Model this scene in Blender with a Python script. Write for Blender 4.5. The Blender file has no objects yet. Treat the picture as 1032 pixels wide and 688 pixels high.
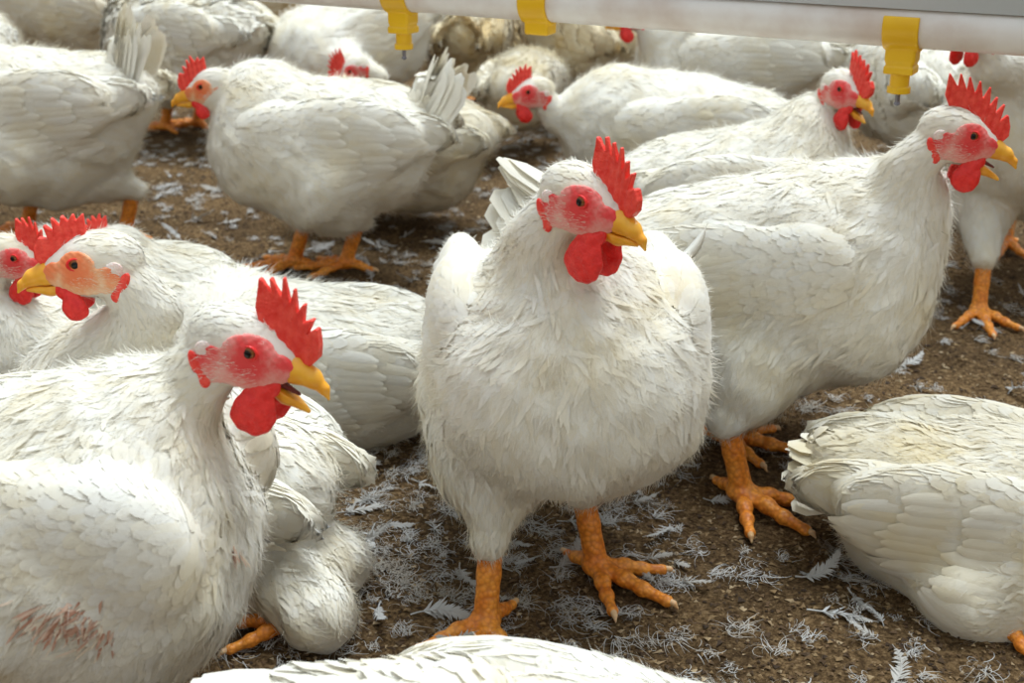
import bpy, math
import numpy as np
from mathutils import Matrix, Vector

C = bpy.context.scene.collection
R = math.radians
PI = math.pi
rng = np.random.default_rng(7)

# ------------------------------------------------------------------ camera, sky, sun, exposure
FW, FH, FPX = 1032, 688, 1246.0
CAMH, PITCH = 0.68, R(21.6)
sc = bpy.context.scene
cam_d = bpy.data.cameras.new('camera'); cam = bpy.data.objects.new('camera', cam_d); C.objects.link(cam)
cam_d.sensor_width = 36; cam_d.lens = 36 * FPX / FW
cam_d.clip_start = 0.02; cam_d.clip_end = 200
cam.location = (0, 0, CAMH); cam.rotation_euler = (PI / 2 - PITCH, 0, 0)
cam_d.dof.use_dof = True; cam_d.dof.focus_distance = 1.12; cam_d.dof.aperture_fstop = 9.0
sc.camera = cam
sc.view_settings.view_transform = 'Standard'; sc.view_settings.look = 'None'
sc.view_settings.gamma = 1; sc.view_settings.use_curve_mapping = False
sc.view_settings.exposure = 0.10

w = bpy.data.worlds.new('sky'); sc.world = w; w.use_nodes = True
nt = w.node_tree; nt.nodes.clear()
wo = nt.nodes.new('ShaderNodeOutputWorld'); bg = nt.nodes.new('ShaderNodeBackground')
tc = nt.nodes.new('ShaderNodeTexCoord'); sx = nt.nodes.new('ShaderNodeSeparateXYZ'); cr = nt.nodes.new('ShaderNodeValToRGB')
nt.links.new(tc.outputs['Generated'], sx.inputs[0]); nt.links.new(sx.outputs['Z'], cr.inputs[0])
cr.color_ramp.elements[0].position = 0.0; cr.color_ramp.elements[0].color = (.56, .47, .35, 1)
cr.color_ramp.elements[1].position = 1.0; cr.color_ramp.elements[1].color = (.80, .93, 1.0, 1)
e = cr.color_ramp.elements.new(.35); e.color = (.60, .62, .62, 1)
nt.links.new(cr.outputs[0], bg.inputs[0]); nt.links.new(bg.outputs[0], wo.inputs[0])
bg.inputs[1].default_value = 0.95
sun_d = bpy.data.lights.new('daylight', 'SUN'); sun = bpy.data.objects.new('daylight', sun_d); C.objects.link(sun)
sun_d.energy = 4.1; sun_d.angle = R(34); sun_d.color = (.88, .95, 1.0)
sun.rotation_euler = Vector((-.18, -.26, -1)).to_track_quat('-Z', 'Y').to_euler()

CP, SP = math.cos(PITCH), math.sin(PITCH)
def W(px, py, zc):                       # point seen at a pixel, zc metres along the view axis
    a = (px - FW / 2) / FPX; b = (py - FH / 2) / FPX
    return np.array([a * zc, zc * (CP - b * SP), CAMH - zc * (SP + b * CP)])
def G(px, py, z=0.0):                    # point seen at a pixel on the level z
    b = (py - FH / 2) / FPX
    zc = (CAMH - z) / (SP + b * CP)
    return W(px, py, zc)

# ------------------------------------------------------------------ helpers
def tag(o, label=None, cat=None, group=None, kind=None):
    if label: o['label'] = label
    if cat: o['category'] = cat
    if group: o['group'] = group
    if kind: o['kind'] = kind
    return o
def empty(name, loc, rz=0):
    o = bpy.data.objects.new(name, None); C.objects.link(o)
    o.empty_display_size = .05
    o.location = loc; o.rotation_euler = (0, 0, rz); return o
def link(name, me, mat=None, parent=None, mw=None):
    o = bpy.data.objects.new(name, me); C.objects.link(o)
    if mat is not None and len(me.materials) == 0: me.materials.append(mat)
    if parent is not None: o.parent = parent
    if mw is not None: o.matrix_local = mw
    return o
def mk_mesh(name, V, Fs, normals=None, tone=None, uv=None, smooth=True):
    """V (n,3); Fs list of index arrays (m,3) or (m,4)."""
    me = bpy.data.meshes.new(name)
    V = np.ascontiguousarray(V, dtype=np.float32)
    Fs = [np.asarray(f, dtype=np.int32) for f in Fs if len(f)]
    loops = np.concatenate([f.ravel() for f in Fs])
    tot = np.concatenate([np.full(len(f), f.shape[1], np.int32) for f in Fs])
    start = np.concatenate([[0], np.cumsum(tot)[:-1]]).astype(np.int32)
    me.vertices.add(len(V)); me.vertices.foreach_set('co', V.ravel())
    me.loops.add(len(loops)); me.loops.foreach_set('vertex_index', loops)
    me.polygons.add(len(tot)); me.polygons.foreach_set('loop_start', start)
    me.update(calc_edges=True); me.validate()
    me.polygons.foreach_set('use_smooth', np.full(len(me.polygons), smooth))
    if tone is not None and len(me.vertices) == len(V):
        a = me.attributes.new('tone', 'FLOAT', 'POINT'); a.data.foreach_set('value', np.asarray(tone, np.float32))
    if uv is not None and len(me.loops) == len(loops):
        l = me.uv_layers.new(name='UVMap'); l.data.foreach_set('uv', np.asarray(uv, np.float32)[loops].ravel())
    if normals is not None and len(me.vertices) == len(V):
        me.normals_split_custom_set_from_vertices(np.asarray(normals, np.float64).tolist())
    return me

def nrm(a):
    return a / np.maximum(np.linalg.norm(a, axis=-1, keepdims=True), 1e-9)
def smin(a, b, k):
    h = np.clip(.5 + .5 * (b - a) / k, 0, 1)
    return b * (1 - h) + a * h - k * h * (1 - h)
def rot_y(a):   # pitch up = positive a
    c, s = math.cos(a), math.sin(a)
    return np.array([[c, 0, -s], [0, 1, 0], [s, 0, c]])
def ell(c, r, M=None):
    c = np.array(c, float); r = np.array(r, float)
    def f(P):
        q = P - c
        if M is not None: q = q @ M          # M columns = local axes
        k0 = np.linalg.norm(q / r, axis=-1); k1 = np.linalg.norm(q / r ** 2, axis=-1)
        return np.where(k1 > 1e-9, k0 * (k0 - 1) / np.maximum(k1, 1e-9), -r.min())
    return f
def cap(a, b, ra, rb):
    a = np.array(a, float); b = np.array(b, float); d = b - a; L2 = max(d @ d, 1e-12)
    def f(P):
        t = np.clip(((P - a) @ d) / L2, 0, 1)
        return np.linalg.norm(P - (a + t[..., None] * d), axis=-1) - (ra + (rb - ra) * t)
    return f
def union(fs, k):
    def f(P):
        r = fs[0](P)
        for g in fs[1:]: r = smin(r, g(P), k)
        return r
    return f
def grad(f, P, e=1e-3):
    g = np.stack([f(P + np.array(d) * e) - f(P - np.array(d) * e) for d in ((1, 0, 0), (0, 1, 0), (0, 0, 1))], -1)
    return nrm(g)
def surf(f, lo, hi, vox, refine=2):
    """surface nets: quads around the zero level of f"""
    lo = np.array(lo, float); hi = np.array(hi, float)
    n = np.ceil((hi - lo) / vox).astype(int) + 1
    ax = [lo[i] + np.arange(n[i]) * vox for i in range(3)]
    X, Y, Z = np.meshgrid(*ax, indexing='ij')
    P = np.stack([X, Y, Z], -1)
    D = f(P.reshape(-1, 3)).reshape(n)
    S = D < 0
    acc = np.zeros(tuple(n - 1) + (3,)); cnt = np.zeros(tuple(n - 1))
    def sl(o, axis_full=None):
        return tuple(slice(o[i], n[i] - 1 + o[i]) for i in range(3))
    for axis in range(3):
        oth = [i for i in range(3) if i != axis]
        for a in (0, 1):
            for b in (0, 1):
                o0 = [0, 0, 0]; o0[oth[0]] = a; o0[oth[1]] = b
                o1 = list(o0); o1[axis] = 1
                d0 = D[sl(o0)]; d1 = D[sl(o1)]
                cr_ = (d0 < 0) != (d1 < 0)
                t = np.where(cr_, d0 / np.where(cr_, d0 - d1, 1), 0)
                p0 = P[sl(o0)]; p1 = P[sl(o1)]
                acc += np.where(cr_[..., None], p0 + (p1 - p0) * t[..., None], 0); cnt += cr_
    act = cnt > 0
    idx = -np.ones(act.shape, int); idx[act] = np.arange(act.sum())
    V = acc[act] / cnt[act][:, None]
    F = []
    for axis in range(3):
        u, v = (axis + 1) % 3, (axis + 2) % 3
        s0 = [slice(None)] * 3; s1 = [slice(None)] * 3
        s0[axis] = slice(0, n[axis] - 1); s1[axis] = slice(1, n[axis])
        a_ = S[tuple(s0)]; b_ = S[tuple(s1)]
        ch = np.argwhere(a_ != b_)
        ok = (ch[:, u] > 0) & (ch[:, v] > 0) & (ch[:, u] < n[u] - 1) & (ch[:, v] < n[v] - 1)
        ch = ch[ok]
        eu = np.zeros(3, int); eu[u] = 1; ev = np.zeros(3, int); ev[v] = 1
        q = np.stack([idx[tuple((ch - eu - ev).T)], idx[tuple((ch - ev).T)], idx[tuple(ch.T)], idx[tuple((ch - eu).T)]], 1)
        flip = ~a_[tuple(ch.T)]
        q[flip] = q[flip][:, ::-1]
        F.append(q)
    F = np.concatenate(F)
    F = F[(F >= 0).all(1)]
    for _ in range(refine):
        g = grad(f, V, vox * .2); V = V - g * np.clip(f(V), -vox, vox)[:, None]
    return V, F
def sdf_mesh(name, f, lo, hi, vox, bump=None):
    V, F = surf(f, lo, hi, vox)
    if bump is not None: V = V + grad(f, V, vox * .3) * bump(V)[:, None]
    return mk_mesh(name, V, [F])

# value noise on the plane, for the litter surface
_tab = rng.random((256, 256))
def vn(x, y):
    xi = np.floor(x).astype(int); yi = np.floor(y).astype(int); fx = x - xi; fy = y - yi
    fx = fx * fx * (3 - 2 * fx); fy = fy * fy * (3 - 2 * fy)
    g = lambda a, b: _tab[a % 256, b % 256]
    return (g(xi, yi) * (1 - fx) + g(xi + 1, yi) * fx) * (1 - fy) + (g(xi, yi + 1) * (1 - fx) + g(xi + 1, yi + 1) * fx) * fy
def ground_h(x, y):
    x = np.asarray(x, float); y = np.asarray(y, float)
    return (vn(x * 6 + 5, y * 6) - .5) * .014 + (vn(x * 25, y * 25 + 9) - .5) * .006 + (vn(x * 80 + 3, y * 80) - .5) * .003

# ------------------------------------------------------------------ materials
def mat(name):
    m = bpy.data.materials.new(name); m.use_nodes = True
    return m, m.node_tree, m.node_tree.nodes['Principled BSDF']
def N(t, kind, **kw):
    n = t.nodes.new(kind)
    for k, v in kw.items():
        if k in n.inputs: n.inputs[k].default_value = v
        else: setattr(n, k, v)
    return n
def ramp(t, src, stops):
    r = t.nodes.new('ShaderNodeValToRGB'); els = r.color_ramp.elements
    while len(els) < len(stops): els.new(.5)
    for e_, (p, c) in zip(els, stops): e_.position = p; e_.color = (*c, 1)
    t.links.new(src, r.inputs[0]); return r
def feather_mat(name, base=(.885, .865, .80), cream=(.83, .73, .50), amount=.44):
    m, t, b = mat(name)
    geo = N(t, 'ShaderNodeTexCoord')
    n1 = N(t, 'ShaderNodeTexNoise', Scale=9.0, Detail=4.0, Roughness=.6); t.links.new(geo.outputs['Object'], n1.inputs['Vector'])
    r1 = ramp(t, n1.outputs[0], [(.47, (0, 0, 0)), (.68, (1, 1, 1))])
    at = N(t, 'ShaderNodeAttribute', attribute_name='tone')
    ad = N(t, 'ShaderNodeMath', operation='MULTIPLY_ADD'); t.links.new(r1.outputs[0], ad.inputs[0]); ad.inputs[1].default_value = amount * 1.1
    mu = N(t, 'ShaderNodeMath', operation='MULTIPLY'); t.links.new(at.outputs['Fac'], mu.inputs[0]); mu.inputs[1].default_value = amount * .8
    t.links.new(mu.outputs[0], ad.inputs[2])
    mx = N(t, 'ShaderNodeMix', data_type='RGBA'); t.links.new(ad.outputs[0], mx.inputs['Factor'])
    mx.inputs[6].default_value = (*base, 1); mx.inputs[7].default_value = (*cream, 1)
    # tiny dust specks
    n2 = N(t, 'ShaderNodeTexNoise', Scale=70.0, Detail=3.0); t.links.new(geo.outputs['Object'], n2.inputs['Vector'])
    n3 = N(t, 'ShaderNodeTexNoise', Scale=6.0, Detail=1.0); t.links.new(geo.outputs['Object'], n3.inputs['Vector'])
    mm = N(t, 'ShaderNodeMath', operation='MULTIPLY'); t.links.new(n2.outputs[0], mm.inputs[0]); t.links.new(n3.outputs[0], mm.inputs[1])
    r2 = ramp(t, mm.outputs[0], [(.41, (0, 0, 0)), (.50, (.35, .35, .35))])
    mx2 = N(t, 'ShaderNodeMix', data_type='RGBA'); t.links.new(r2.outputs[0], mx2.inputs['Factor'])
    t.links.new(mx.outputs[2], mx2.inputs[6]); mx2.inputs[7].default_value = (.42, .34, .24, 1)
    t.links.new(mx2.outputs[2], b.inputs['Base Color'])
    b.inputs['Roughness'].default_value = .85
    b.inputs['Specular IOR Level'].default_value = .12
    b.inputs['Sheen Weight'].default_value = .15
    # barbs: fine streaks across the blade
    uvn = N(t, 'ShaderNodeUVMap')
    mp = N(t, 'ShaderNodeMapping'); mp.inputs['Scale'].default_value = (5, .6, 1); t.links.new(uvn.outputs[0], mp.inputs[0])
    nz = N(t, 'ShaderNodeTexNoise', Scale=5.0, Detail=2.0); t.links.new(mp.outputs[0], nz.inputs['Vector'])
    bp = N(t, 'ShaderNodeBump', Strength=.22, Distance=.0015); t.links.new(nz.outputs[0], bp.inputs['Height']); t.links.new(bp.outputs[0], b.inputs['Normal'])
    tr = N(t, 'ShaderNodeBsdfTranslucent'); t.links.new(mx2.outputs[2], tr.inputs[0])
    ms = N(t, 'ShaderNodeMixShader'); ms.inputs[0].default_value = .18
    out = t.nodes['Material Output']
    t.links.new(b.outputs[0], ms.inputs[1]); t.links.new(tr.outputs[0], ms.inputs[2]); t.links.new(ms.outputs[0], out.inputs[0])
    return m
M_FE = feather_mat('white_plumage')
M_FE_CREAM = feather_mat('cream_plumage', (.84, .80, .70), (.78, .66, .40), .55)
M_FE_YEL = feather_mat('yellowish_shaded_plumage', (.80, .72, .54), (.66, .50, .25), .7)  # yellowish feathers, with the shade on the top hens mixed into the colour

def stain_crease_mat():
    m, t, b = mat('brownish_stain_and_crease')
    at = N(t, 'ShaderNodeAttribute', attribute_name='tone')
    rr = ramp(t, at.outputs['Fac'], [(.2, (.48, .24, .16)), (.6, (.72, .48, .36)), (.9, (.80, .70, .56))])
    t.links.new(rr.outputs[0], b.inputs['Base Color']); b.inputs['Roughness'].default_value = .9
    return m
M_STAIN_CREASE = stain_crease_mat()  # colours the soiling and also the painted shade of a wing crease
def fleshy(name, c0, c1, rough=.42, scale=160, sss=.12, bump=.5, dist=.0012):
    m, t, b = mat(name)
    geo = N(t, 'ShaderNodeTexCoord')
    n1 = N(t, 'ShaderNodeTexNoise', Scale=float(scale), Detail=3.0); t.links.new(geo.outputs['Object'], n1.inputs['Vector'])
    r = ramp(t, n1.outputs[0], [(.35, c0), (.68, c1)])
    t.links.new(r.outputs[0], b.inputs['Base Color'])
    b.inputs['Roughness'].default_value = rough
    b.inputs['Subsurface Weight'].default_value = sss; b.inputs['Subsurface Scale'].default_value = .004
    v = N(t, 'ShaderNodeTexVoronoi', Scale=float(scale) * 3); t.links.new(geo.outputs['Object'], v.inputs['Vector'])
    bp = N(t, 'ShaderNodeBump', Strength=bump, Distance=dist); t.links.new(v.outputs['Distance'], bp.inputs['Height']); t.links.new(bp.outputs[0], b.inputs['Normal'])
    return m
M_COMB = fleshy('red_comb', (.80, .030, .018), (.92, .085, .055))
M_WATTLE = fleshy('red_wattle', (.72, .012, .010), (.86, .03, .022), rough=.38)
M_BEAK = fleshy('yellow_horn', (.80, .33, .015), (.90, .46, .04), rough=.35, scale=60, bump=.1)
M_TONGUE = fleshy('mouth_lining', (.10, .012, .008), (.22, .03, .02), rough=.5)
M_EARP = fleshy('pale_ear_patch', (.78, .58, .52), (.86, .78, .74), rough=.7)
M_CLAW = fleshy('horn_claw', (.62, .36, .16), (.74, .50, .28), rough=.4, scale=80, bump=.1)

def skin_mat():
    m, t, b = mat('red_face_skin')
    geo = N(t, 'ShaderNodeTexCoord')
    ab = N(t, 'ShaderNodeVectorMath', operation='ABSOLUTE'); t.links.new(geo.outputs['Object'], ab.inputs[0])
    ds = N(t, 'ShaderNodeVectorMath', operation='DISTANCE'); t.links.new(ab.outputs[0], ds.inputs[0]); ds.inputs[1].default_value = (.018, .020, .003)
    d2 = N(t, 'ShaderNodeVectorMath', operation='DISTANCE'); t.links.new(ab.outputs[0], d2.inputs[0]); d2.inputs[1].default_value = (.040, .010, -.006)
    mn = N(t, 'ShaderNodeMath', operation='MINIMUM'); t.links.new(ds.outputs['Value'], mn.inputs[0]); t.links.new(d2.outputs['Value'], mn.inputs[1])
    n1 = N(t, 'ShaderNodeTexNoise', Scale=110.0, Detail=4.0, Roughness=.7); t.links.new(geo.outputs['Object'], n1.inputs['Vector'])
    ma = N(t, 'ShaderNodeMath', operation='MULTIPLY_ADD'); t.links.new(n1.outputs[0], ma.inputs[0]); ma.inputs[1].default_value = .022; t.links.new(mn.outputs[0], ma.inputs[2])
    r = ramp(t, ma.outputs[0], [(.0, (.74, .04, .04)), (.021, (.78, .055, .055)), (.028, (.80, .26, .23)), (.036, (.84, .44, .39)), (.046, (.80, .14, .12))])
    t.links.new(r.outputs[0], b.inputs['Base Color'])
    b.inputs['Roughness'].default_value = .6
    b.inputs['Subsurface Weight'].default_value = .1; b.inputs['Subsurface Scale'].default_value = .003
    bp = N(t, 'ShaderNodeBump', Strength=.5, Distance=.001); t.links.new(n1.outputs[0], bp.inputs['Height']); t.links.new(bp.outputs[0], b.inputs['Normal'])
    return m
M_SKIN = skin_mat()
def skin_mat2():
    m = M_SKIN.copy(); m.name = 'orange_face_skin'
    for n in m.node_tree.nodes:
        if n.type == 'VALTORGB':
            for e_, c in zip(n.color_ramp.elements, [(.80, .16, .05), (.82, .22, .08), (.84, .42, .22), (.86, .62, .42), (.80, .24, .12)]): e_.color = (*c, 1)
    return m
M_SKIN_O = skin_mat2()

def leg_mat():
    m, t, b = mat('orange_scaly_skin')
    geo = N(t, 'ShaderNodeTexCoord')
    v = N(t, 'ShaderNodeTexVoronoi', Scale=210.0); t.links.new(geo.outputs['Object'], v.inputs['Vector'])
    n1 = N(t, 'ShaderNodeTexNoise', Scale=40.0, Detail=3.0); t.links.new(geo.outputs['Object'], n1.inputs['Vector'])
    r = ramp(t, n1.outputs[0], [(.35, (.82, .24, .018)), (.65, (.95, .38, .05))])
    r2 = ramp(t, v.outputs['Distance'], [(.3, (1, 1, 1)), (.75, (.62, .5, .42))])
    mx = N(t, 'ShaderNodeMix', data_type='RGBA', blend_type='MULTIPLY'); mx.inputs[0].default_value = .8
    t.links.new(r.outputs[0], mx.inputs[6]); t.links.new(r2.outputs[0], mx.inputs[7]); t.links.new(mx.outputs[2], b.inputs['Base Color'])
    b.inputs['Roughness'].default_value = .45
    bp = N(t, 'ShaderNodeBump', Strength=.6, Distance=.0015, invert=True); t.links.new(v.outputs['Distance'], bp.inputs['Height']); t.links.new(bp.outputs[0], b.inputs['Normal'])
    return m
M_LEG = leg_mat()
def eye_mat():
    m, t, b = mat('glossy_eye')
    geo = N(t, 'ShaderNodeTexCoord'); s = N(t, 'ShaderNodeSeparateXYZ'); t.links.new(geo.outputs['Object'], s.inputs[0])
    cb = N(t, 'ShaderNodeCombineXYZ'); t.links.new(s.outputs['X'], cb.inputs[0]); t.links.new(s.outputs['Z'], cb.inputs[2])
    ln = N(t, 'ShaderNodeVectorMath', operation='LENGTH'); t.links.new(cb.outputs[0], ln.inputs[0])
    mu = N(t, 'ShaderNodeMath', operation='MULTIPLY'); t.links.new(ln.outputs['Value'], mu.inputs[0]); mu.inputs[1].default_value = 90
    r = ramp(t, mu.outputs[0], [(.22, (.004, .003, .003)), (.27, (.16, .05, .012)), (.36, (.30, .11, .03)), (.44, (.06, .015, .01))])
    t.links.new(r.outputs[0], b.inputs['Base Color']); b.inputs['Roughness'].default_value = .08; b.inputs['Specular IOR Level'].default_value = .3
    return m
M_EYE = eye_mat()

# ------------------------------------------------------------------ head parts (head space: x to the beak, z up, metres)
def head_sdf():
    return union([ell((0, 0, .001), (.034, .0215, .0245)), ell((.024, 0, -.004), (.024, .0140, .0160)), ell((.006, 0, -.014), (.028, .0170, .0160)), cap((-.013, 0, -.014), (-.030, 0, -.048), .0195, .0255)], .008)
HEAD = head_sdf()
def side_y(x, z):
    a, b = 0.0, .05
    for _ in range(40):
        c = (a + b) / 2
        if HEAD(np.array([[x, c, z]]))[0] < 0: a = c
        else: b = c
    return a
def poly_sdf(pts):
    pts = np.array(pts, float); n = len(pts)
    def f(P):
        d = np.full(P.shape[0], 1e9); s = np.ones(P.shape[0])
        for i in range(n):
            a = pts[i]; b = pts[i - 1]; e_ = b - a; w_ = P - a
            t = np.clip((w_ @ e_) / (e_ @ e_), 0, 1); q = w_ - t[:, None] * e_
            d = np.minimum(d, (q ** 2).sum(1))
            c1 = P[:, 1] >= a[1]; c2 = P[:, 1] < b[1]; c3 = e_[0] * w_[:, 1] > e_[1] * w_[:, 0]
            allc = np.stack([c1, c2, c3]); s = np.where(allc.all(0) | (~allc).all(0), -s, s)
        return s * np.sqrt(d)
    return f
def comb_mesh(seed, kind=0):
    r = np.random.default_rng(seed)
    if kind == 0:      # tall serrated comb standing over the forehead
        tips = [(.010, .0475), (.019, .052), (.028, .0505), (.037, .0465), (.0455, .040), (.0525, .031), (.0585, .021)]
        val = [(.0205, .038), (.0275, .0375), (.035, .035), (.0415, .0305), (.0475, .0245), (.052, .017)]
        back = [(.012, .028), (.018, .010)]; front = [(.0635, .010), (.0640, .001), (.059, -.007), (.050, -.008)]
    elif kind == 1:    # longer, lower comb that runs back over the crown
        tips = [(-.018, .050), (-.008, .051), (.002, .050), (.012, .047), (.022, .043), (.032, .037), (.041, .030), (.049, .022)]
        val = [(-.008, .038), (.001, .0375), (.010, .036), (.019, .033), (.028, .028), (.036, .022), (.043, .015)]
        back = [(-.017, .030), (-.004, .012)]; front = [(.054, .012), (.056, .003), (.052, -.004), (.044, -.006)]
    else:              # small young comb
        tips = [(.008, .037), (.017, .0405), (.026, .040), (.034, .036), (.0415, .030), (.048, .021)]
        val = [(.015, .032), (.022, .032), (.0295, .029), (.0355, .0245), (.041, .018)]
        back = [(.008, .024), (.014, .008)]; front = [(.054, .011), (.055, .002), (.051, -.006), (.044, -.006)]
    lift = lambda x, z: (x - .003, z + .0055 + .06 * max(z, 0))
    tips = [lift(*p) for p in tips]; val = [lift(*p) for p in val]; front = [lift(x, z + .001) for x, z in front]; back = [(back[0][0] - .003, back[0][1] + .004), back[1]]
    tips = [(x + r.normal(0, .0008), z + r.normal(0, .0013)) for x, z in tips]
    pts = [back[1], back[0]]
    for i, t_ in enumerate(tips):
        pts.append((t_[0] - .0010, t_[1])); pts.append((t_[0] + .0008, t_[1] - .0002))
        if i < len(val): pts.append(val[i])
    pts += front
    pf = poly_sdf(pts)
    ph = r.random(3) * 6
    def f(P):
        wob = .0016 * np.sin(P[:, 0] * 120 + ph[0] + P[:, 2] * 60)
        d2 = pf(P[:, [0, 2]]) + .0006
        th = .0042 - np.clip((P[:, 2] - .01) * .07, 0, .0026) + .0004 * np.sin(P[:, 0] * 900)
        dy = np.abs(P[:, 1] - wob) - th
        return np.sqrt(np.maximum(d2, 0) ** 2 + np.maximum(dy, 0) ** 2) + np.minimum(np.maximum(d2, dy), 0) - .0005
    return sdf_mesh('comb', f, (-.026, -.009, -.012), (.07, .010, .068), .00085)
def beak_meshes(open_deg):
    up = union([cap((.034, 0, -.005), (.044, 0, -.006), .0118, .0100), cap((.044, 0, -.006), (.056, 0, -.0085), .0100, .0068),
                cap((.056, 0, -.0085), (.0655, 0, -.0135), .0068, .0036), cap((.0655, 0, -.0135), (.0700, 0, -.0195), .0036, .0011)], .003)
    def fu(P):
        q = P.copy(); q[:, 1] *= 1.12
        line = -.0150 - (P[:, 0] - .03) * .02 - np.clip(P[:, 0] - .060, 0, 1) * .7
        return np.maximum(up(q), (line - P[:, 2]))
    lo_ = union([cap((.026, 0, -.0175), (.044, 0, -.0185), .0085, .0068), cap((.044, 0, -.0185), (.062, 0, -.0185), .0068, .0016)], .003)
    a = R(open_deg); c, s = math.cos(a), math.sin(a); h = np.array([.022, 0, -.0155])
    def fl(P):
        q = P - h
        q = np.stack([q[:, 0] * c - q[:, 2] * s, q[:, 1] * 1.1, q[:, 0] * s + q[:, 2] * c], -1) + h
        return np.maximum(lo_(q), q[:, 2] + .0160)
    tg = union([cap((.024, 0, -.017), (.050, 0, -.0175), .0055, .0018)], .002)
    def ft(P):
        q = P - h; a2 = a * .6; c2, s2 = math.cos(a2), math.sin(a2)
        q = np.stack([q[:, 0] * c2 - q[:, 2] * s2, q[:, 1], (q[:, 0] * s2 + q[:, 2] * c2) * 1.6], -1) + h
        return tg(q)
    mu = sdf_mesh('upper_beak', fu, (.02, -.015, -.028), (.075, .015, .010), .0009)
    ml = sdf_mesh('lower_beak', fl, (.012, -.015, -.050), (.070, .015, -.004), .0009)
    mt = sdf_mesh('tongue', ft, (.012, -.012, -.040), (.065, .012, -.004), .0011) if open_deg > 4 else None
    for m_, k in ((mu, M_BEAK), (ml, M_BEAK), (mt, M_TONGUE)):
        if m_: m_.materials.append(k)
    return mu, ml, mt
def wattle_mesh(size, side, seed):
    r = np.random.default_rng(seed)
    cz = -.0235 - .0135 * size
    fs = [ell((.0260, side * .0125, cz), (.0125 * size, .0034, .0160 * size)), ell((.029, side * .0085, -.020), (.010, .004, .009)), ell((.0235, side * .0140, cz - .004 * size), (.0125 * size, .0040, .0105 * size))]
    f0 = union(fs, .005)
    def f(P): return f0(P) + .0004 * np.sin(P[:, 0] * 500 + seed) * np.sin(P[:, 2] * 420)
    me = sdf_mesh('wattle', f, (.004, side * .0115 - .013, -.068), (.048, side * .0115 + .013, -.008), .001); me.materials.append(M_WATTLE); return me
def face_mesh(small=False, mat_=None):
    k = .86 if small else 1.0
    def f(P):
        q = P.copy(); q[:, 1] = np.abs(q[:, 1])
        reg = union([ell((.016, .02, .0025), (.0175 * k, .03, .0135 * k)), ell((.034, .012, -.006), (.012, .03, .0115)), ell((.012, .02, -.012), (.0220 * k, .03, .0145 * k)), ell((-.006, .02, -.012), (.0120 * k, .03, .0140 * k))], .004)(q)
        d = HEAD(P) - .0014
        return np.maximum(d, reg) 
    def f2(P): return f(P) + .00025 * np.sin(P[:, 0] * 900) * np.sin(P[:, 2] * 1000)
    me = sdf_mesh('face', f2, (-.03, -.032, -.036), (.052, .032, .022), .0011); me.materials.append(mat_ or M_SKIN); return me
def ear_meshes(side):
    A = np.array([[.82, 0, .57], [0, 1, 0], [-.57, 0, .82]])
    f = union([ell((-.0165, side * side_y(-.0165, -.017), -.017), (.0046, .0022, .0118), A.T), ell((-.0105, side * side_y(-.0105, -.0265), -.0265), (.0046, .0024, .0050))], .003)
    me = sdf_mesh('earlobe', f, (-.035, side * .022 - .009, -.038), (.004, side * .022 + .009, .002), .0009); me.materials.append(M_COMB)
    g = union([ell((-.0125, side * side_y(-.0125, -.003), -.0030), (.0075, .0018, .0062))], .002)
    mp = sdf_mesh('ear_patch', g, (-.024, side * .022 - .008, -.015), (.002, side * .022 + .008, .008), .0009); mp.materials.append(M_EARP)
    return me, mp
def sphere_mesh(name, r, m):
    n, k = 20, 12; V = []; 
    for i in range(k + 1):
        th = PI * i / k
        for j in range(n):
            V.append((r * math.sin(th) * math.cos(2 * PI * j / n), r * math.sin(th) * math.sin(2 * PI * j / n), r * math.cos(th)))
    F = [(i * n + j, (i + 1) * n + j, (i + 1) * n + (j + 1) % n, i * n + (j + 1) % n) for i in range(k) for j in range(n)]
    me = mk_mesh(name, np.array(V), [np.array(F)]); me.materials.append(m); return me
EYE = (.0165, side_y(.0165, .004), .004)
EYE_ME = sphere_mesh('eye', .0054, M_EYE)
def lid_mesh(side):
    n, k = 24, 6; V = []; F = []
    for i in range(n):
        a = 2 * PI * i / n
        for j in range(k):
            b = 2 * PI * j / k
            rr = .0056 + .0011 * math.cos(b)
            V.append((rr * 1.12 * math.cos(a), side * (.0012 + .0011 * math.sin(b)), rr * .86 * math.sin(a)))
    for i in range(n):
        for j in range(k):
            F.append((i * k + j, ((i + 1) % n) * k + j, ((i + 1) % n) * k + (j + 1) % k, i * k + (j + 1) % k))
    me = mk_mesh('eyelid', np.array(V), [np.array(F)]); me.materials.append(M_WATTLE); return me
HP = {}
def head_part(key, fn):
    if key not in HP: HP[key] = fn()
    return HP[key]

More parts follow.
